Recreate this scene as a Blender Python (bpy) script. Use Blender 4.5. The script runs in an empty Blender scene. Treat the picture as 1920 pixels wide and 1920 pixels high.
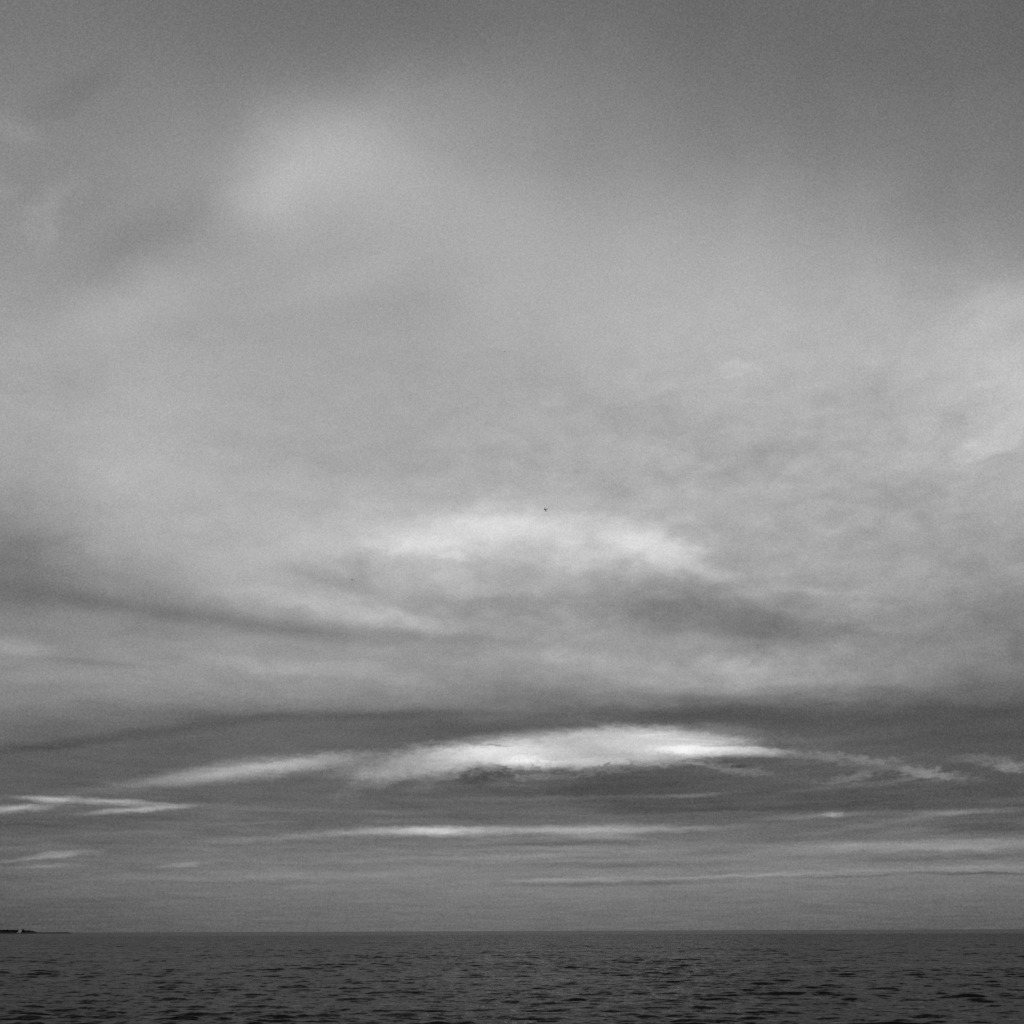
import bpy, bmesh, math, random
import numpy as np
from mathutils import Vector, Matrix

random.seed(7)
scene = bpy.context.scene
COL = scene.collection

# ------------------------------------------------------------------ camera
F = 2059.0                       # focal length in pixels of a 1920 px frame
CAM_H = 2.2                      # eye height above the water, metres
PITCH = math.atan((1745.6 - 960) / F)
ROLL = math.radians(0.21)
cam_data = bpy.data.cameras.new('camera')
cam = bpy.data.objects.new('camera', cam_data)
COL.objects.link(cam)
cam_data.sensor_width = 36.0
cam_data.sensor_fit = 'HORIZONTAL'
cam_data.lens = 36.0 * F / 1920.0
cam_data.clip_start = 0.1
cam_data.clip_end = 120000.0
CAM_M = Matrix.Rotation(math.radians(90) + PITCH, 4, 'X') @ Matrix.Rotation(-ROLL, 4, 'Z')
cam.matrix_world = Matrix.Translation((0, 0, CAM_H)) @ CAM_M
scene.camera = cam
R3 = CAM_M.to_3x3()

def ray(px, py):
    """direction in the world of a place in the picture (1920 px frame)"""
    v = R3 @ Vector((px - 960, 960 - py, -F))
    return v.normalized()

def azel(px, py):
    d = ray(px, py)
    return math.degrees(math.atan2(d.x, d.y)), math.degrees(math.asin(d.z))

# ------------------------------------------------------------------ view
scene.view_settings.view_transform = 'Standard'
scene.view_settings.look = 'None'
scene.view_settings.exposure = 0.0
scene.view_settings.gamma = 1.0
scene.view_settings.use_curve_mapping = False
scene.cycles.use_denoising = False
scene.cycles.max_bounces = 4
scene.render.film_transparent = False

# ------------------------------------------------------------------ sun behind the overcast
SUN_EL, SUN_AZ = math.radians(58), math.radians(-75)
sd = bpy.data.lights.new('sun', 'SUN')
sd.energy = 0.5
sd.angle = math.radians(40)
sd.color = (1, 1, 1)
sun = bpy.data.objects.new('sun', sd)
COL.objects.link(sun)
sdir = Vector((math.sin(SUN_AZ) * math.cos(SUN_EL), math.cos(SUN_AZ) * math.cos(SUN_EL), math.sin(SUN_EL)))
sun.rotation_euler = sdir.to_track_quat('Z', 'Y').to_euler()
sun.location = (0, 0, 60)

# ------------------------------------------------------------------ sky (world)
world = bpy.data.worlds.new('World')
scene.world = world
world.use_nodes = True
NT = world.node_tree
NT.nodes.clear()

def N(kind, **kw):
    n = NT.nodes.new(kind)
    for k, v in kw.items():
        setattr(n, k, v)
    return n

def put(sock, v):
    if isinstance(v, bpy.types.NodeSocket):
        NT.links.new(v, sock)
    else:
        sock.default_value = v

def M(op, a, b=0.0, c=0.0, clamp=False):
    n = N('ShaderNodeMath', operation=op)
    n.use_clamp = clamp
    put(n.inputs[0], a)
    put(n.inputs[1], b)
    if len(n.inputs) > 2:
        put(n.inputs[2], c)
    return n.outputs[0]

def MR(v, a, b, c, d, smooth=True):
    n = N('ShaderNodeMapRange')
    n.interpolation_type = 'SMOOTHSTEP' if smooth else 'LINEAR'
    n.clamp = True
    put(n.inputs[0], v)
    for i, x in enumerate((a, b, c, d)):
        put(n.inputs[1 + i], x)
    return n.outputs[0]

def XYZ(x, y, z=0.0):
    n = N('ShaderNodeCombineXYZ')
    put(n.inputs[0], x); put(n.inputs[1], y); put(n.inputs[2], z)
    return n.outputs[0]

def NOISE(vec, scale, detail=4.0, rough=0.55, dist=0.0):
    n = N('ShaderNodeTexNoise')
    n.noise_dimensions = '3D'
    put(n.inputs['Vector'], vec)
    n.inputs['Scale'].default_value = scale
    n.inputs['Detail'].default_value = detail
    n.inputs['Roughness'].default_value = rough
    n.inputs['Distortion'].default_value = dist
    return n.outputs['Fac']

tc = N('ShaderNodeTexCoord')
sep = N('ShaderNodeSeparateXYZ')
NT.links.new(tc.outputs['Generated'], sep.inputs[0])
DX, DY, DZ = sep.outputs
az0 = M('MULTIPLY', M('ARCTAN2', DX, DY), 57.29578)
el0 = M('MULTIPLY', M('ARCSINE', DZ), 57.29578)
elp = M('MAXIMUM', el0, 0.0)

# the clouds as a layer overhead: coordinates that bunch up towards the horizon
den = M('ADD', M('MAXIMUM', DZ, 0.0), 0.055)
PX = M('DIVIDE', DX, den)
PY = M('DIVIDE', DY, den)
P = XYZ(PX, PY, 0.0)
P2 = XYZ(PX, PY, 7.3)
P3 = XYZ(PX, PY, 19.1)

# wind-drawn warping of the cloud shapes
w1 = M('SUBTRACT', NOISE(P, 1.6, 5.0, 0.6), 0.5)
w2 = M('SUBTRACT', NOISE(P2, 1.6, 5.0, 0.6), 0.5)
w3 = M('SUBTRACT', NOISE(P3, 5.5, 5.0, 0.62), 0.5)
wamp = MR(el0, 1.0, 28.0, 0.35, 2.6, False)
az1 = M('MULTIPLY_ADD', M('MULTIPLY', w1, wamp), 3.2, az0)
el1 = M('MULTIPLY_ADD', M('MULTIPLY', w2, wamp), 1.35, el0)
el1 = M('MULTIPLY_ADD', w3, MR(el0, 0.5, 12.0, 0.30, 1.1, False), el1)

# ---- broad brightness of the overcast, column by column (display values 0..255)
ys = [0, 100, 200, 300, 400, 500, 600, 700, 800, 900, 960, 1000, 1050, 1100, 1150, 1200, 1250, 1300, 1345, 1400, 1450, 1500, 1550, 1600, 1650, 1700, 1750]
xs = [0, 240, 480, 720, 960, 1200, 1440, 1680, 1920]
G = np.array([
 [115,108,105,105,108,108,105,103, 98],
 [122,118,112,118,120,115,110,107,103],
 [130,125,132,142,138,128,120,115,110],
 [135,132,150,158,150,140,132,125,118],
 [140,138,156,166,166,160,150,138,128],
 [145,150,162,162,170,173,164,152,146],
 [155,166,160,160,168,176,178,176,182],
 [160,166,162,160,166,173,177,178,184],
 [162,168,165,162,164,164,168,170,176],
 [155,172,172,168,170,168,165,165,165],
 [134,168,174,178,178,172,162,160,160],
 [122,158,172,182,184,176,164,160,156],
 [112,150,165,172,174,170,164,160,152],
 [106,135,162,166,162,152,158,154,140],
 [115,125,146,158,152,142,142,144,124],
 [135,135,140,145,148,148,142,138,118],
 [145,146,152,152,148,154,152,148,128],
 [134,138,140,140,136,138,134,122,104],
 [118,106,108,104, 98, 98, 95, 92, 87],
 [ 90, 98,102,105,105,104,100, 94, 88],
 [ 92,102,104,104, 98, 98, 98, 95, 90],
 [ 96,100,100, 98,100, 98, 94, 90, 87],
 [ 92,100,104,106,108,106,104,100, 98],
 [ 94,106,110,114,116,118,120,120,116],
 [ 95,110,116,120,124,124,124,122,118],
 [ 80, 92,103,107,108,107,103, 98, 93],
 [ 66, 82, 88, 92, 93, 92, 88, 84, 78]], dtype=float)

G[0:3, 5:] -= 1
G[0:4, :3] += 3
G[23:25] += 5
G[25:] += 3
G[5:16] += 2
G[17] -= 3
G[18] -= [9, 12, 14, 13, 15, 15, 13, 12, 10]
G[19] -= [6, 10, 13, 14, 14, 14, 13, 11, 9]
G[20] -= [7, 12, 14, 15, 13, 15, 16, 14, 11]
G[21] -= [10, 9, 10, 11, 13, 13, 13, 12, 10]
G[22] -= [9, 11, 11, 10, 10, 11, 12, 12, 12]
G[19:23] += 4
G[23] -= 1
G[24] -= 1
G[25] += 0
G[26] += 5

def gridval(px, py):
    px = min(max(px, 0), 1920); py = min(max(py, 0), 1750)
    i = min(int(px // 240), 7); t = px / 240 - i
    col = G[:, i] * (1 - t) + G[:, i + 1] * t
    return float(np.interp(py, ys, col))

def pix(az, el):
    a, e = math.radians(az), math.radians(el)
    d = Vector((math.sin(a) * math.cos(e), math.cos(a) * math.cos(e), math.sin(e)))
    c = R3.transposed() @ d
    return 960 + F * c.x / -c.z, 960 - F * c.y / -c.z

EL = [0.0, 1.2, 2.4, 3.7, 5.0, 6.3, 7.6, 8.9, 10.1, 11.2, 12.4, 13.8, 15.1, 16.4, 17.7, 19.0, 20.2, 21.4, 23.0, 25.5, 28.2, 31.0, 33.7, 36.3, 38.8, 41.2, 43.5, 46, 52, 90]
AZS = [-33, -26, -20, -13.4, -6.7, 0, 6.7, 13.4, 20, 26, 33]
elw = M('DIVIDE', el1, 60.0, clamp=True)
cols = []
for a in AZS:
    cr = N('ShaderNodeValToRGB')
    cr.color_ramp.interpolation = 'B_SPLINE'
    els = cr.color_ramp.elements
    for j, e in enumerate(EL):
        v = gridval(*pix(a, min(e, 47)))
        if e >= 52:
            v = 112
        pos = min(e / 60.0, 1.0)
        if j < 1:
            el_ = els[0]; el_.position = pos
        elif j == len(EL) - 1:
            el_ = els[-1]; el_.position = 1.0
        else:
            el_ = els.new(pos)
        el_.color = (v / 255,) * 3 + (1,)
    NT.links.new(elw, cr.inputs[0])
    cols.append(cr.outputs[0])
V = cols[0]
for k in range(1, len(AZS)):
    t = MR(az1, AZS[k - 1], AZS[k], 0, 1, True)
    mx = N('ShaderNodeMix', data_type='FLOAT')
    put(mx.inputs[0], t); put(mx.inputs[2], V); put(mx.inputs[3], cols[k])
    V = mx.outputs[0]
V = M('MULTIPLY', V, 255.0)

# ---- single cloud banks, rifts and streaks: (x, y, half length, half thickness, slope, strength, warp)
WARP = XYZ(az1, el1)
SOFT = XYZ(M('MULTIPLY_ADD', w1, 0.9, az0), M('MULTIPLY_ADD', w3, 0.35, M('MULTIPLY_ADD', w2, 0.22, el0)))
# fine ragged warp for the low, sharp-edged clouds
fz = XYZ(M('MULTIPLY', az0, 0.8), M('MULTIPLY', el0, 2.6), 3.0)
f1 = M('SUBTRACT', NOISE(fz, 1.3, 6.0, 0.62), 0.5)
f2 = M('SUBTRACT', NOISE(XYZ(M('MULTIPLY', az0, 0.8), M('MULTIPLY', el0, 2.6), 31.0), 1.3, 6.0, 0.62), 0.5)
r1 = M('SUBTRACT', NOISE(XYZ(M('MULTIPLY', az0, 1.5), M('MULTIPLY', el0, 3.2), 9.0), 1.5, 4.0, 0.6, 0.6), 0.5)
r2 = M('SUBTRACT', NOISE(XYZ(M('MULTIPLY', az0, 1.5), M('MULTIPLY', el0, 3.2), 61.0), 1.5, 4.0, 0.6, 0.6), 0.5)
FINE = XYZ(M('MULTIPLY_ADD', r1, 1.6, M('MULTIPLY_ADD', f1, 2.6, az0)), M('MULTIPLY_ADD', r2, 0.62, M('MULTIPLY_ADD', f2, 0.55, el0)))

def blob(x, y, lx, ly, ang, amp, vec, hard=1.0):
    global V
    a0, e0 = azel(x, y)
    c, s = math.cos(math.radians(ang)), math.sin(math.radians(ang))
    a1_, e1_ = azel(x + lx * c, y - lx * s)
    a2_, e2_ = azel(x + ly * s, y + ly * c)
    sx = math.hypot(a1_ - a0, e1_ - e0); sy = math.hypot(a2_ - a0, e2_ - e0)
    rot = math.atan2(e1_ - e0, a1_ - a0)
    m = N('ShaderNodeMapping', vector_type='TEXTURE')
    NT.links.new(vec, m.inputs['Vector'])
    m.inputs['Location'].default_value = (a0, e0, 0)
    m.inputs['Rotation'].default_value = (0, 0, rot)
    m.inputs['Scale'].default_value = (sx, sy, 1)
    g = N('ShaderNodeTexGradient', gradient_type='SPHERICAL')
    NT.links.new(m.outputs[0], g.inputs[0])
    V = M('ADD', V, MR(g.outputs['Fac'], 0.0, 1.0 / hard, 0.0, amp))

# billowing warp for the middle sky, and a gentler one for the thin streaks
BI = XYZ(M('MULTIPLY', az0, 0.42), M('MULTIPLY', el0, 0.75), 5.0)
b1 = M('SUBTRACT', NOISE(BI, 1.1, 5.0, 0.55, 0.4), 0.5)
b2 = M('SUBTRACT', NOISE(XYZ(M('MULTIPLY', az0, 0.42), M('MULTIPLY', el0, 0.75), 47.0), 1.1, 5.0, 0.55, 0.4), 0.5)
BILL = XYZ(M('MULTIPLY_ADD', b1, 3.8, az0), M('MULTIPLY_ADD', b2, 1.9, el0))
THIN = XYZ(M('MULTIPLY_ADD', f1, 2.0, az0), M('MULTIPLY_ADD', f2, 0.30, M('MULTIPLY_ADD', w3, 0.12, el0)))
S_ = SOFT; W_ = WARP; F_ = FINE; B_ = BILL; T_ = THIN
# high haze and upper clouds
blob(575, 290, 240, 150, 25, 13, W_)
blob(760, 330, 420, 130, -15, 6, W_)
blob(640, 270, 420, 190, 20, 10, W_)
blob(470, 370, 160, 60, 20, 8, W_)
blob(100, 390, 130, 50, 55, 10, B_)
blob(25, 240, 90, 50, -30, 9, B_)
blob(10, 355, 50, 30, 0, 6, B_)
blob(260, 440, 200, 70, 35, -12, W_)
blob(120, 170, 160, 50, 30, -7, W_)
blob(250, 570, 340, 90, 30, 9, W_)
blob(620, 505, 260, 50, 20, 5, W_)
blob(1900, 740, 150, 150, 30, 8, B_)
blob(1890, 570, 150, 60, 25, 9, B_)
blob(1390, 690, 70, 24, 10, 11, B_)
blob(1240, 730, 80, 24, 10, 6, B_)
blob(1850, 830, 130, 40, 30, 16, B_)
blob(1800, 770, 90, 40, 20, -8, B_)
blob(1640, 740, 130, 50, 10, -7, B_)
blob(1440, 850, 160, 40, 10, -9, B_)
blob(1230, 790, 170, 45, -12, -8, B_)
blob(1500, 915, 150, 30, 5, 8, B_)
blob(1330, 900, 120, 26, 0, -5, B_)
blob(1700, 920, 170, 40, 10, -6, B_)
blob(750, 560, 200, 60, 10, -4, W_)
blob(1000, 700, 220, 60, -10, -5, B_)
blob(560, 850, 260, 50, -10, -6, B_)
blob(140, 720, 90, 50, 0, -5, B_)
# the bright arch in the middle
blob(1000, 1015, 440, 80, -2, 12, B_, 1.2)
blob(830, 1005, 200, 60, 10, 15, B_, 1.1)
blob(940, 978, 200, 50, 2, 12, B_, 1.1)
blob(1060, 1005, 190, 60, 0, 12, B_)
blob(790, 1030, 170, 26, -3, 18, B_)
blob(600, 1020, 200, 50, 5, 9, B_)
blob(1215, 1022, 150, 52, -26, 24, B_, 1.1)
blob(1150, 1045, 170, 34, 8, 16, B_)
blob(1320, 1060, 130, 30, -28, 20, B_)
blob(680, 1060, 70, 40, -40, -13, B_)
blob(640, 1138, 190, 44, -12, 17, B_)
blob(420, 1060, 260, 60, -8, 7, B_)
blob(780, 1165, 150, 28, -8, 18, B_)
blob(480, 1115, 190, 30, -6, 12, B_)
blob(620, 1085, 150, 26, -12, -16, B_)
blob(840, 1090, 120, 50, -15, 13, B_)
blob(960, 1140, 240, 30, -3, -13, B_)

blob(1260, 1110, 190, 40, 0, -13, B_)
blob(1330, 1160, 380, 55, -4, -19, B_, 1.3)
blob(1380, 1264, 430, 36, 2, 17, B_, 1.1)
blob(1080, 1225, 130, 26, 10, 9, B_)
blob(1600, 1200, 300, 50, 0, -9, B_)
blob(1840, 1160, 180, 60, 0, -6, B_)
blob(1130, 1240, 180, 36, 0, 11, B_)
blob(1390, 1250, 130, 30, 0, 8, B_)
blob(1540, 1110, 180, 24, -12, 14, B_)
blob(1430, 1205, 90, 40, 50, -7, B_)
blob(1560, 1215, 110, 30, 20, 7, B_)
# soft bands left and right
blob(150, 1125, 340, 34, -7, -10, S_)
blob(520, 1175, 440, 28, -5, -20, S_)
blob(900, 1200, 200, 20, -3, -8, S_)
blob(20, 1212, 120, 26, -8, 20, S_)
blob(90, 1270, 260, 20, 0, 8, S_)
blob(180, 1243, 200, 10, -4, -9, S_)
blob(380, 1205, 150, 14, 0, 7, B_)
blob(560, 1250, 340, 26, -6, 11, B_)
blob(1480, 1286, 500, 26, 2, 14, S_, 1.1)
blob(1600, 1340, 560, 32, 2, -10, S_, 1.5)
blob(1250, 1340, 360, 24, 0, -9, S_)
blob(300, 1372, 330, 18, 8, -13, S_)
blob(60, 1402, 170, 16, 4, -13, S_)
blob(700, 1342, 340, 16, 2, -13, S_)
# the long bright rift
blob(1110, 1404, 360, 48, 2, 78, T_, 1.9)
blob(900, 1418, 210, 38, 5, 34, F_, 1.3)
blob(1250, 1393, 210, 36, -2, 34, F_, 1.5)
blob(1020, 1410, 200, 34, 0, 16, F_, 1.3)
blob(1340, 1408, 170, 15, -1, 44, T_, 1.5)
blob(1420, 1410, 110, 14, -2, 36, T_, 1.2)
blob(1390, 1392, 110, 18, -8, 22, F_)
blob(985, 1434, 70, 18, 0, 40, F_, 1.5)
blob(1100, 1430, 190, 14, 3, 20, F_, 1.2)
blob(850, 1440, 130, 26, 8, 20, F_, 1.2)
blob(770, 1430, 200, 42, 8, 46, F_, 1.2)
blob(655, 1422, 60, 18, 8, 10, T_)
blob(700, 1458, 100, 26, 25, 20, B_)
blob(800, 1470, 60, 16, 30, 12, F_)
blob(600, 1426, 140, 24, 8, 36, F_, 1.1)
blob(470, 1441, 230, 30, 7, 44, T_, 1.1)
blob(500, 1436, 120, 12, 6, 16, T_)
blob(350, 1458, 200, 24, 8, 24, S_)
blob(520, 1450, 240, 24, 4, 14, S_)
blob(230, 1475, 280, 14, 7, 10, S_)
blob(1550, 1420, 170, 15, -5, 26, F_)
blob(1500, 1404, 120, 12, 3, 10, F_)
blob(1200, 1366, 190, 18, 0, 26, F_)
blob(1090, 1376, 110, 14, 10, 18, F_)
blob(1400, 1372, 150, 16, -8, 18, F_)
blob(1540, 1388, 200, 12, 3, 9, T_)
blob(930, 1397, 40, 3.5, -2, -46, T_)
# torn underside of the rift
blob(900, 1456, 80, 20, 0, -20, F_, 1.1)
blob(1300, 1495, 900, 30, 1, -7, S_, 1.3)
blob(1180, 1464, 260, 24, 3, -8, F_, 1.2)
blob(1060, 1484, 220, 14, 0, -8, F_)
blob(936, 1441, 24, 8, -38, -24, F_)
blob(996, 1437, 18, 8, -40, -26, F_)

blob(1010, 1456, 80, 11, 3, 22, F_)
blob(1170, 1436, 60, 8, 0, -14, F_)
blob(1400, 1448, 90, 9, -5, 26, F_)
blob(1340, 1436, 110, 10, -5, 26, F_)
blob(1385, 1437, 36, 5, 3, -34, T_)
for (x_, y_, l_, t_, a_, v_) in ((840, 1458, 50, 10, 22, 14), (930, 1458, 34, 9, -30, 16),
                                 (975, 1458, 34, 9, -25, 14), (1040, 1450, 40, 4, 15, -18), (1090, 1452, 60, 6, 10, 18), (1130, 1436, 30, 4, 10, -22),
                                 (1185, 1432, 26, 4, 20, -22), (1150, 1446, 40, 4, 0, 16), (1240, 1434, 50, 5, 0, 20), (1290, 1424, 60, 3, 2, -22), (1300, 1431, 70, 4, -3, 20),
                                 (1360, 1399, 90, 2.5, -2, -20), (1290, 1388, 120, 3, -3, 12), (1420, 1402, 90, 3, -3, 16), (1230, 1378, 90, 3, 0, 12)):
    blob(x_, y_, l_, t_, a_, v_, T_ if l_ > 65 else F_)
# right-hand fragments
blob(1640, 1424, 140, 12, -5, 18, F_)
blob(1740, 1450, 110, 15, -6, 46, F_, 1.1)
blob(1700, 1463, 70, 10, 10, 22, F_)
blob(1590, 1460, 90, 13, 12, 28, F_)
blob(1640, 1440, 60, 20, 20, 12, F_)
blob(1890, 1437, 70, 15, -4, 46, F_)
blob(1850, 1422, 110, 12, 0, 18, F_)
# lower streaks
blob(30, 1516, 120, 11, 4, 66.56, T_)
blob(90, 1500, 70, 8, -4, 46.08, T_, 1.2)
blob(200, 1503, 200, 10, -3, 48.64, T_)
blob(225, 1502, 70, 7, 0, 25.6, T_)
blob(255, 1518, 150, 8, 4, 64, T_)
blob(60, 1494, 170, 10, 0, 12.8, T_)
blob(380, 1509, 160, 8, 0, 15.36, T_)
blob(1285, 1492, 130, 7, 3, 30.72, T_)
blob(1560, 1478, 170, 8, 6, 15.36, T_)
blob(1050, 1497, 420, 8, 2, 11.52, T_)
blob(600, 1520, 420, 7, -1, 10.24, T_)
blob(840, 1558, 320, 15, 1, 51.2, T_, 1.1)
blob(810, 1557, 110, 12, 0, 38.4, T_, 1.1)
blob(1140, 1554, 230, 14, 1, 43.52, T_, 1.1)
blob(1100, 1562, 160, 15, 0, 20.48, T_)
blob(560, 1568, 260, 10, 4, 23.04, T_)
blob(1330, 1553, 180, 9, 3, 17.92, T_)
blob(1180, 1572, 160, 7, -4, 12.8, T_)
blob(1540, 1529, 220, 9, 3, 25.6, T_)
blob(1562, 1527, 34, 9, 0, 35.84, T_)
blob(1790, 1523, 200, 9, 2, 23.04, T_)
blob(1680, 1540, 280, 10, 8, 16.64, T_)
blob(1400, 1516, 400, 10, 2, -12.8, T_)
blob(1850, 1553, 180, 14, 0, -10.24, T_)
blob(1700, 1560, 130, 12, 5, 8.96, T_)
blob(1720, 1586, 440, 16, 1, 28.16, T_, 1.3)
blob(1100, 1591, 260, 8, 0, 15.36, T_)
blob(1060, 1581, 260, 6, 2, -12.8, T_)
blob(960, 1606, 420, 10, 2, 14.08, T_)
blob(1150, 1622, 420, 10, 1, -14.08, T_)
blob(1750, 1611, 320, 9, 2, -15.36, T_)
blob(1750, 1630, 420, 12, 2, 16.64, T_)
blob(1350, 1644, 340, 5, 2.2, 20.48, T_)
blob(1060, 1649, 200, 6, 1.5, 21.76, T_)
blob(1150, 1657, 330, 7, 1, -16.64, T_)
blob(1820, 1637, 240, 5, -0.5, -25.6, T_)
blob(1600, 1643, 200, 4, 2, -15.36, T_)
blob(110, 1602, 120, 9, 5, 35.84, T_)
blob(50, 1611, 140, 6, 5, 15.36, T_)
blob(345, 1622, 70, 6, 3, 28.16, T_)
blob(80, 1624, 100, 6, 2, 17.92, T_)
blob(500, 1643, 460, 12, 1, 10.24, T_)
blob(550, 1655, 300, 5, 0, -7.68, T_)
blob(150, 1540, 300, 12, 2, -7.68, T_)
blob(480, 1543, 120, 5, 3, 11.52, T_)
blob(720, 1541, 80, 4, 0, 11.52, T_)

# ---- cloud texture: broad mottling, wisps and drawn-out threads near the horizon
m1 = M('SUBTRACT', NOISE(XYZ(PX, PY, 3.7), 2.0, 4.0, 0.48, 0.3), 0.5)
V = M('MULTIPLY_ADD', m1, MR(el0, 14.0, 34.0, 26.0, 15.0), V)
thr = XYZ(M('MULTIPLY', az0, 0.16), M('MULTIPLY', el0, 2.4), 0.0)
m2 = M('SUBTRACT', NOISE(thr, 1.5, 7.0, 0.66, 0.5), 0.5)
V = M('MULTIPLY_ADD', m2, M('MULTIPLY', MR(el0, 3.0, 12.0, 44.0, 0.0), MR(el0, 1.2, 4.0, 0.05, 1.0)), V)
m3 = M('SUBTRACT', NOISE(XYZ(PX, PY, 11.0), 6.0, 3.0, 0.5), 0.5)
V = M('MULTIPLY_ADD', m3, MR(el0, 2.0, 16.0, 9.0, 3.0), V)
# mottling of the middle sky, then fine film grain added to its brightness
V = M('MULTIPLY_ADD', M('SUBTRACT', NOISE(BI, 1.5, 4.0, 0.5, 0.35), 0.5), M('MULTIPLY', MR(el0, 8.8, 13.0, 0.0, M('MULTIPLY', MR(az0, -16.0, 8.0, 16.0, 38.0), 1.0)), MR(el0, 20.0, 34.0, 1.0, 0.12)), V)
g1 = M('SUBTRACT', NOISE(tc.outputs['Generated'], 760.0, 1.0, 0.7), 0.5)
V = M('MULTIPLY_ADD', g1, 42.0, V)
V = M('MINIMUM', M('MAXIMUM', V, 20.0), 252.0)
# display value -> light
lin = M('POWER', M('DIVIDE', V, 255.0), 2.2)

sky = N('ShaderNodeTexSky', sky_type='NISHITA')
sky.sun_disc = False
sky.sun_elevation = SUN_EL
sky.sun_rotation = SUN_AZ
bw = N('ShaderNodeRGBToBW')
NT.links.new(sky.outputs[0], bw.inputs[0])
# the clear sky above the deck only adds a trace of light through it
tot = M('MULTIPLY_ADD', bw.outputs[0], 0.02, M('MULTIPLY', lin, 10.0))
# below the horizon: dark water colour
tot = M('MULTIPLY', tot, MR(el0, -1.2, -0.2, 0.15, 1.0))
bg = N('ShaderNodeBackground')
bg.inputs['Strength'].default_value = 0.1
NT.links.new(tot, bg.inputs['Color'])
out = N('ShaderNodeOutputWorld')
NT.links.new(bg.outputs[0], out.inputs['Surface'])

# ------------------------------------------------------------------ materials
def mat(name, base, rough=0.9, noise=None, spec=0.2):
    m = bpy.data.materials.new(name)
    m.use_nodes = True
    nt = m.node_tree
    b = nt.nodes['Principled BSDF']
    b.inputs['Roughness'].default_value = rough
    b.inputs['Specular IOR Level'].default_value = spec
    if noise:
        sc_, var = noise
        t = nt.nodes.new('ShaderNodeTexCoord')
        n = nt.nodes.new('ShaderNodeTexNoise')
        n.inputs['Scale'].default_value = sc_
        n.inputs['Detail'].default_value = 5
        r = nt.nodes.new('ShaderNodeValToRGB')
        r.color_ramp.elements[0].position = 0.3
        r.color_ramp.elements[1].position = 0.7
        lo, hi = base * (1 - var), base * (1 + var)
        r.color_ramp.elements[0].color = (lo, lo, lo, 1)
        r.color_ramp.elements[1].color = (hi, hi, hi, 1)
        nt.links.new(t.outputs['Object'], n.inputs['Vector'])
        nt.links.new(n.outputs['Fac'], r.inputs[0])
        nt.links.new(r.outputs[0], b.inputs['Base Color'])
    else:
        b.inputs['Base Color'].default_value = (base, base, base, 1)
    return m

MAT_ROCK = mat('shore_rock', 0.025, 0.95, (0.3, 0.5))
MAT_LEAF = mat('foliage', 0.03, 0.9, (0.4, 0.4))
MAT_BARK = mat('bark', 0.05, 0.95, (1.0, 0.3))
MAT_WALL = mat('white_render', 0.75, 0.8, (0.8, 0.06))
MAT_ROOF = mat('grey_roof', 0.22, 0.85, (1.5, 0.2))
MAT_DARK = mat('dark_pane', 0.03, 0.2, (1.0, 0.2), 0.5)
MAT_BIRD = mat('dark_feathers', 0.06, 0.85, (4.0, 0.3))
MAT_SPECK = mat('grey_speck', 0.7, 0.85, (4.0, 0.2))  # pale grey used only for the sky speck built as a bird

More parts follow.
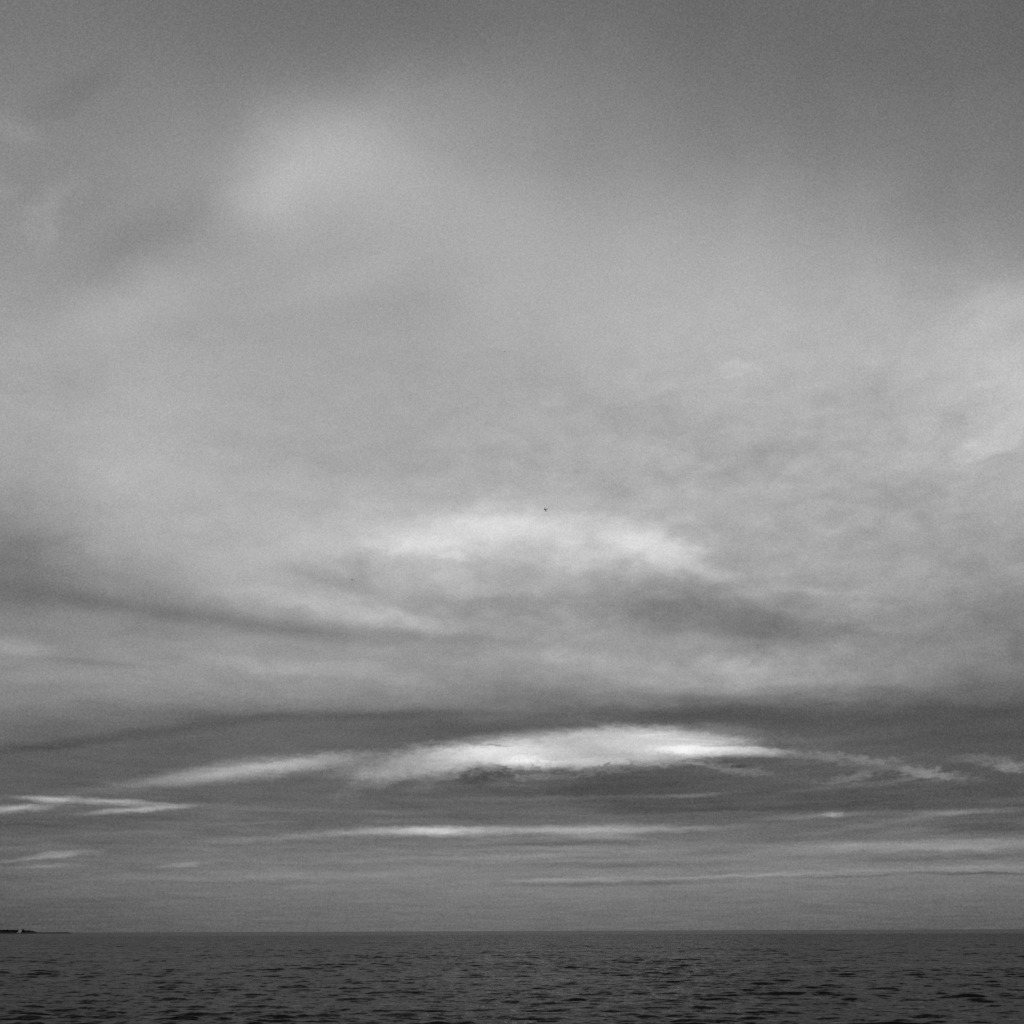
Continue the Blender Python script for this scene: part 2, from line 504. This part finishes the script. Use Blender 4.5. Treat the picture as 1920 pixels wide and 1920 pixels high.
NEAR_RIPPLE, FAR_RIPPLE = 0.6, 1.7
def water_material():
    m = bpy.data.materials.new('sea_water')
    m.use_nodes = True
    nt = m.node_tree
    b = nt.nodes['Principled BSDF']
    b.inputs['Base Color'].default_value = (0.012, 0.012, 0.012, 1)
    b.inputs['Roughness'].default_value = 0.08
    b.inputs['IOR'].default_value = 1.15
    b.inputs['Specular IOR Level'].default_value = 0.5
    geo = nt.nodes.new('ShaderNodeNewGeometry')
    mp = nt.nodes.new('ShaderNodeMapping')
    mp.inputs['Rotation'].default_value = (0, 0, math.radians(12))
    mp.inputs['Scale'].default_value = (0.55, 1.0, 1.0)
    nt.links.new(geo.outputs['Position'], mp.inputs['Vector'])
    # ripples too small for the mesh tilt the surface directly, so that they keep
    # their slope at any distance; out at sea they also stand in for the chop
    ln = nt.nodes.new('ShaderNodeVectorMath'); ln.operation = 'LENGTH'
    nt.links.new(geo.outputs['Position'], ln.inputs[0])
    far = nt.nodes.new('ShaderNodeMapRange')
    nt.links.new(ln.outputs['Value'], far.inputs[0])
    for k, v in enumerate((60.0, 900.0, NEAR_RIPPLE, FAR_RIPPLE)):
        far.inputs[1 + k].default_value = v
    acc = geo.outputs['Normal']
    for sc_, det, amt in ((3.2, 2.0, 1.0), (13.0, 2.0, 0.8)):
        n = nt.nodes.new('ShaderNodeTexNoise')
        n.inputs['Scale'].default_value = sc_
        n.inputs['Detail'].default_value = det
        nt.links.new(mp.outputs[0], n.inputs['Vector'])
        sb = nt.nodes.new('ShaderNodeVectorMath'); sb.operation = 'SUBTRACT'
        nt.links.new(n.outputs['Color'], sb.inputs[0]); sb.inputs[1].default_value = (0.5, 0.5, 0.5)
        ml = nt.nodes.new('ShaderNodeVectorMath'); ml.operation = 'MULTIPLY'
        nt.links.new(sb.outputs[0], ml.inputs[0]); ml.inputs[1].default_value = (amt * 0.7, amt, 0)
        sc2 = nt.nodes.new('ShaderNodeVectorMath'); sc2.operation = 'SCALE'
        nt.links.new(ml.outputs[0], sc2.inputs[0]); nt.links.new(far.outputs[0], sc2.inputs['Scale'])
        ad = nt.nodes.new('ShaderNodeVectorMath'); ad.operation = 'ADD'
        nt.links.new(acc, ad.inputs[0]); nt.links.new(sc2.outputs[0], ad.inputs[1])
        acc = ad.outputs[0]
    # averaged over unresolved chop the far water mirrors less of the sky
    io = nt.nodes.new('ShaderNodeMapRange')
    nt.links.new(ln.outputs['Value'], io.inputs[0])
    for k, v in enumerate((60.0, 900.0, 1.07, 1.03)):
        io.inputs[1 + k].default_value = v
    nt.links.new(io.outputs[0], b.inputs['IOR'])
    nm = nt.nodes.new('ShaderNodeVectorMath'); nm.operation = 'NORMALIZE'
    nt.links.new(acc, nm.inputs[0])
    nt.links.new(nm.outputs[0], b.inputs['Normal'])
    return m

# ------------------------------------------------------------------ helpers
def mesh_obj(name, bm, material, parent=None, loc=None, smooth=False):
    me = bpy.data.meshes.new(name)
    bm.to_mesh(me); bm.free()
    me.materials.append(material)
    if smooth:
        for p in me.polygons: p.use_smooth = True
    o = bpy.data.objects.new(name, me)
    COL.objects.link(o)
    if parent: o.parent = parent
    if loc is not None: o.location = loc
    return o

def tag(o, label=None, cat=None, group=None, kind=None):
    if label: o['label'] = label
    if cat: o['category'] = cat
    if group: o['group'] = group
    if kind: o['kind'] = kind
    return o

# ------------------------------------------------------------------ the sea
def build_sea():
    # rings of points, close together near the shore and wider out to sea
    r = [1.0]
    while r[-1] < 750:
        r.append(r[-1] + (0.085 * max(r[-1] / 30, 0.8) ** 0.45 if r[-1] > 14 else 0.3))
    while r[-1] < 60000:
        r.append(r[-1] * 1.04)
    r = np.array(r)
    a = [0.0]
    while a[-1] < 180:
        a.append(a[-1] + (0.048 if a[-1] < 29 else min(4.0, 0.048 + (a[-1] - 29) * 0.06)))
    a = np.array(a[:-1])
    a = np.concatenate([-a[:0:-1], a])
    step = np.gradient(a)
    A = np.radians(a)
    nr, na = len(r), len(a)
    X = np.outer(r, np.sin(A)); Y = np.outer(r, np.cos(A))
    dr = np.gradient(r)
    spacing = np.maximum(dr[:, None], 0.8 * np.outer(r, np.radians(step))).astype(np.float32)
    rng = np.random.default_rng(11)
    Z = np.zeros((nr, na), np.float32); OX = np.zeros_like(Z); OY = np.zeros_like(Z)
    nw = 110
    lam = np.exp(np.linspace(math.log(0.18), math.log(2.9), nw)) * rng.uniform(0.95, 1.05, nw)
    main = math.radians(-100)        # the chop comes in towards the camera
    vis = r < 2500
    nv = int(vis.sum())
    # gusts: slow changes of roughness over the surface
    gust = np.ones((nv, na), np.float32)
    for _ in range(7):
        th = rng.uniform(0, 2 * math.pi); kk = 2 * math.pi / rng.uniform(14, 70)
        gust += 0.08 * np.sin((X[:nv] * math.cos(th) + 1.6 * Y[:nv] * math.sin(th)) * kk + rng.uniform(0, 6.28)).astype(np.float32)
    gust = np.clip(gust, 0.35, 1.7)
    for l in lam:
        spread = 0.28 if l > 0.8 else 0.45
        th = main + rng.normal(0, spread)
        k = 2 * math.pi / l
        slope = 0.030 * (1.0 if l < 0.85 else (0.85 / l) ** 0.75)
        amp = slope / k
        fade = np.clip((l / spacing[:nv] - 2.0) / 1.8, 0, 1) * amp * gust
        ph = (X[:nv] * math.cos(th) + Y[:nv] * math.sin(th)) * k + rng.uniform(0, 6.28)
        ph = np.mod(ph, 2 * math.pi).astype(np.float32)
        Z[:nv] += fade * np.cos(ph)
        s = np.sin(ph) * fade
        OX[:nv] -= (s * math.cos(th)).astype(np.float32)
        OY[:nv] -= (s * math.sin(th)).astype(np.float32)
    co = np.empty((nr * na, 3), np.float32)
    co[:, 0] = (X + OX * 1.05).ravel(); co[:, 1] = (Y + OY * 1.05).ravel(); co[:, 2] = Z.ravel()
    i = np.arange(nr - 1)[:, None] * na
    j = np.arange(na)[None, :]
    jn = (j + 1) % na
    quads = np.stack([i + j, i + jn, i + na + jn, i + na + j], -1).reshape(-1, 4)[:, ::-1]
    nf = len(quads)
    me = bpy.data.meshes.new('sea')
    me.vertices.add(len(co)); me.vertices.foreach_set('co', co.ravel())
    me.loops.add(nf * 4); me.loops.foreach_set('vertex_index', quads.ravel().astype(np.int32))
    me.polygons.add(nf)
    me.polygons.foreach_set('loop_start', (np.arange(nf) * 4).astype(np.int32))
    me.update(calc_edges=True)
    me.polygons.foreach_set('use_smooth', np.ones(nf, bool))
    me.materials.append(water_material())
    o = bpy.data.objects.new('sea', me)
    COL.objects.link(o)
    tag(o, kind='structure')
    print('sea', nr, na)

build_sea()

# ------------------------------------------------------------------ the headland far left
D = 4000.0
def at(px, dist=D):
    d = ray(px, 1750)
    s = dist / math.hypot(d.x, d.y)
    return d.x * s, d.y * s
MPP = D / F                                   # metres per picture pixel at that distance

def headland():
    bm = bmesh.new()
    rng = random.Random(3)
    prof = [(-160, 9), (-90, 9.5), (-40, 8.5), (0, 8.0), (20, 7.5), (34, 7.0), (46, 7.5), (56, 6.2), (66, 4.2), (74, 3.2), (84, 2.9), (96, 3.3), (108, 3.0), (118, 3.6), (126, 3.4), (131, 2.6), (135, 0.3)]
    px = [p[0] for p in prof]; ph = [p[1] for p in prof]
    n = 220
    rows = []
    for i in range(n + 1):
        x = -160 + 295 * i / n
        h = float(np.interp(x, px, ph)) * (1 + rng.uniform(-0.10, 0.10))
        w = 16 + h * 14
        row = []
        for k, (t, f) in enumerate(((-0.5, -0.6), (-0.46, 0.35), (-0.3, 0.75), (-0.05, 1.0), (0.25, 0.95), (0.45, 0.5), (0.5, -0.6))):
            cx, cy = at(x, D + w * 0.5 + t * w + rng.uniform(-1.5, 1.5))
            z = h * f * (1 + rng.uniform(-0.1, 0.1)) if f > 0 else -1.0
            row.append(bm.verts.new((cx, cy, z)))
        rows.append(row)
    for a, b in zip(rows, rows[1:]):
        for k in range(6):
            bm.faces.new((a[k], b[k], b[k + 1], a[k + 1]))
    bm.faces.new(rows[0]); bm.faces.new(rows[-1][::-1])
    bmesh.ops.recalc_face_normals(bm, faces=bm.faces)
    tag(mesh_obj('headland', bm, MAT_ROCK), kind='structure')
headland()

def clump(bm, c, r, n, rng, leaf=0.9):
    """leaf-sized faces spread through an uneven crown"""
    for _ in range(n):
        while True:
            v = Vector((rng.uniform(-1, 1), rng.uniform(-1, 1), rng.uniform(-1, 1)))
            if v.length < 1: break
        p = Vector(c) + Vector((v.x * r[0], v.y * r[1], v.z * r[2]))
        ax = Vector((rng.gauss(0, 1), rng.gauss(0, 1), rng.gauss(0, 1))).normalized()
        u = ax.orthogonal().normalized() * leaf * rng.uniform(0.6, 1.3)
        w = ax.cross(u).normalized() * leaf * rng.uniform(0.5, 1.0)
        bm.faces.new([bm.verts.new(p + u), bm.verts.new(p + w), bm.verts.new(p - u), bm.verts.new(p - w)])

def wood():
    bm = bmesh.new(); rng = random.Random(5)
    for i in range(420):
        x = rng.uniform(-155, 68)
        if 33.5 < x < 40.5:
            continue
        g = float(np.interp(x, [-160, 0, 34, 50, 60, 68], [8, 7.2, 6.5, 6.5, 5.0, 2.8]))
        top = float(np.interp(x, [-160, 0, 20, 34, 50, 60, 68], [13.4, 13.0, 12.2, 11.6, 11.2, 8.2, 4.9]))
        depth = rng.uniform(20, 80)
        cx, cy = at(x, D + depth)
        h = (top - g) * rng.uniform(0.75, 1.12)
        clump(bm, (cx, cy, g + h * 0.45 - 1.0), (4.2, 4.2, max(h * 0.55, 1.6)), 60, rng, 1.0)
    tag(mesh_obj('woodland', bm, MAT_LEAF), 'dark low woodland massed along the top of the far left headland', 'woodland', kind='stuff')
wood()

def lone_tree():
    x, y = at(42.5, D + 24)
    root = bpy.data.objects.new('tree', None); COL.objects.link(root); root.location = (x, y, 5.6); root.scale = (0.8, 0.8, 0.74)
    tag(root, 'tall dark tree standing just right of the white house on the headland', 'tree')
    rng = random.Random(9)
    bm = bmesh.new()
    bmesh.ops.create_cone(bm, cap_ends=True, segments=8, radius1=0.45, radius2=0.15, depth=8.0, matrix=Matrix.Translation((0, 0, 4.0)))
    for k in range(5):
        th = k * 1.3
        m = Matrix.Translation((0, 0, 3.0 + k)) @ Matrix.Rotation(th, 4, 'Z') @ Matrix.Rotation(math.radians(50), 4, 'X') @ Matrix.Translation((0, 0, 1.2))
        bmesh.ops.create_cone(bm, cap_ends=True, segments=6, radius1=0.14, radius2=0.05, depth=2.4, matrix=m)
    mesh_obj('trunk', bm, MAT_BARK, root)
    bm = bmesh.new()
    for k in range(9):
        clump(bm, (rng.uniform(-1.6, 1.6), rng.uniform(-1.6, 1.6), 3.2 + k * 0.75), (1.7, 1.7, 1.3), 45, rng, 0.55)
    mesh_obj('crown', bm, MAT_LEAF, root)
lone_tree()

def house():
    x, y = at(36.8, D + 4)
    root = bpy.data.objects.new('house', None); COL.objects.link(root); root.location = (x, y, 2.6)
    root.rotation_euler = (0, 0, math.radians(18)); root.scale = (0.85, 0.85, 0.85)
    tag(root, 'small white gabled house near the shore of the dark headland', 'house')
    def box(bm, x0, x1, y0, y1, z0, z1):
        bmesh.ops.create_cube(bm, size=1, matrix=Matrix.Translation(((x0+x1)/2, (y0+y1)/2, (z0+z1)/2)) @ Matrix.Diagonal((x1-x0, y1-y0, z1-z0, 1)))
    bm = bmesh.new()
    # walls with gables to left and right
    L, Wd, H, G_ = 4.6, 3.2, 4.2, 6.8
    v = [bm.verts.new(p) for p in ((-L,-Wd,-1.5),(L,-Wd,-1.5),(L,Wd,-1.5),(-L,Wd,-1.5),(-L,-Wd,H),(L,-Wd,H),(L,Wd,H),(-L,Wd,H),(-L,0,G_),(L,0,G_))]
    for f in ((0,1,5,4),(2,3,7,6),(3,2,1,0),(1,2,6,9,5),(3,0,4,8,7),(4,5,9,8),(6,7,8,9)):
        bm.faces.new([v[k] for k in f])
    # a lower wing
    box(bm, -L - 4.0, -L - 0.003, -2.4, 2.4, -1.5, 2.4)
    bmesh.ops.recalc_face_normals(bm, faces=bm.faces)
    mesh_obj('wall', bm, MAT_WALL, root)
    bm = bmesh.new()
    for s in (-1, 1):
        p = [(-L-0.35, s*(Wd+0.4), H-0.32), (L+0.35, s*(Wd+0.4), H-0.32), (L+0.35, 0, G_+0.02), (-L-0.35, 0, G_+0.02)]
        a = [bm.verts.new((q[0], q[1], q[2] + 0.03)) for q in p]; b = [bm.verts.new((q[0], q[1], q[2] + 0.25)) for q in p]
        bm.faces.new(a); bm.faces.new(b[::-1])
        for k in range(4): bm.faces.new((a[k], a[(k+1)%4], b[(k+1)%4], b[k]))
    box(bm, -L - 4.2, -L - 0.36, -2.6, 2.6, 2.403, 2.6)
    bmesh.ops.recalc_face_normals(bm, faces=bm.faces)
    roof = mesh_obj('roof', bm, MAT_WALL, root)
    bm = bmesh.new(); box(bm, 2.4, 3.2, -0.4, 0.4, 6.4, 8.2); mesh_obj('chimney', bm, MAT_WALL, roof)
    for wx in (-3.0, -0.2, 2.9):
        bm = bmesh.new(); box(bm, wx - 0.4, wx + 0.4, -Wd - 0.05, -Wd - 0.002, 2.0, 3.2); mesh_obj('window', bm, MAT_DARK, root)
    bm = bmesh.new(); box(bm, 0.9, 1.7, -Wd - 0.06, -Wd - 0.002, 0.2, 2.2); mesh_obj('door', bm, MAT_DARK, root)
house()

# ------------------------------------------------------------------ birds far out in the air
def bird(px, py, dist, span, flap, yaw, bank, label, material=MAT_BIRD):
    d = ray(px, py)
    p = Vector((0, 0, CAM_H)) + d * dist
    bm = bmesh.new()
    s = span / 2
    # body, a tapered spindle with head and tail
    st = [(-0.48, 0.015, 0.0), (-0.36, 0.05, 0.0), (-0.15, 0.10, 0.0), (0.05, 0.125, 0.0), (0.22, 0.09, 0.01), (0.30, 0.06, 0.03), (0.37, 0.065, 0.035), (0.44, 0.03, 0.03), (0.52, 0.008, 0.02)]
    rings = []
    for y, r, z in st:
        r *= s / 0.6; 
        rings.append([bm.verts.new((math.cos(t) * r, y * s / 0.6, z + math.sin(t) * r * 0.85)) for t in [k * math.pi / 4 for k in range(8)]])
    for a, b in zip(rings, rings[1:]):
        for k in range(8): bm.faces.new((a[k], a[(k+1) % 8], b[(k+1) % 8], b[k]))
    bm.faces.new(rings[0][::-1]); bm.faces.new(rings[-1])
    # fanned tail
    t = [bm.verts.new(q) for q in ((-0.05*s, -0.55*s, 0.02), (0.05*s, -0.55*s, 0.02), (0.16*s, -0.98*s, 0.0), (-0.16*s, -0.98*s, 0.0))]
    bm.faces.new(t)
    # wings: shoulder, wrist, tip
    for sg in (-1, 1):
        sec = [(0.03, 0.24, -0.16, 0.02), (0.35, 0.26, -0.12, 0.02 + 0.35 * flap), (0.55, 0.20, -0.10, 0.02 + 0.42 * flap), (0.82, 0.04, -0.16, 0.02 + 0.30 * flap), (1.0, -0.14, -0.20, 0.02 + 0.12 * flap)]
        prev = None
        for x, yf, yb, z in sec:
            cur = [bm.verts.new((sg * x * s, yf * s, z * s)), bm.verts.new((sg * x * s, (yf+yb)/2 * s, z * s + 0.035 * s)), bm.verts.new((sg * x * s, yb * s, z * s)), bm.verts.new((sg * x * s, (yf+yb)/2 * s, z * s - 0.02 * s))]
            if prev:
                for k in range(4): bm.faces.new((prev[k], prev[(k+1) % 4], cur[(k+1) % 4], cur[k]))
            prev = cur
        bm.faces.new(prev)
    bmesh.ops.recalc_face_normals(bm, faces=bm.faces)
    o = mesh_obj('bird', bm, material, smooth=False)
    o.location = p
    o.rotation_euler = (0, math.radians(bank), math.radians(yaw))
    tag(o, label, 'bird', 'birds flying far out over the sea')

bird(660, 1087.5, 330, 1.25, 0.5, 25, 12, 'dark bird with spread wings against grey cloud, left of the middle of the sky')
bird(946, 659, 500, 0.9, 0.3, 60, 0, 'highest speck of a bird, alone in the plain grey upper sky')
bird(1023, 955, 250, 1.3, -1.1, 55, 30, 'largest soft grey speck, built as a bird, just above the bright cloud arch in mid sky', MAT_SPECK)  # bird shape added to stand in for a soft speck of sensor dust
bird(942, 1371, 560, 0.9, 0.5, 30, 0, 'tiny dark bird in the dark cloud just above the bright rift')
bird(879, 1388, 560, 0.9, 0.6, -30, 8, 'tiny dark bird at the upper left edge of the bright rift')
bird(952, 1404, 520, 0.95, 0.3, 60, -10, 'tiny dark bird inside the bright white rift of cloud')
bird(1699, 1317, 520, 0.95, 0.5, 10, 20, 'tiny dark bird on the dark cloud band at far right')
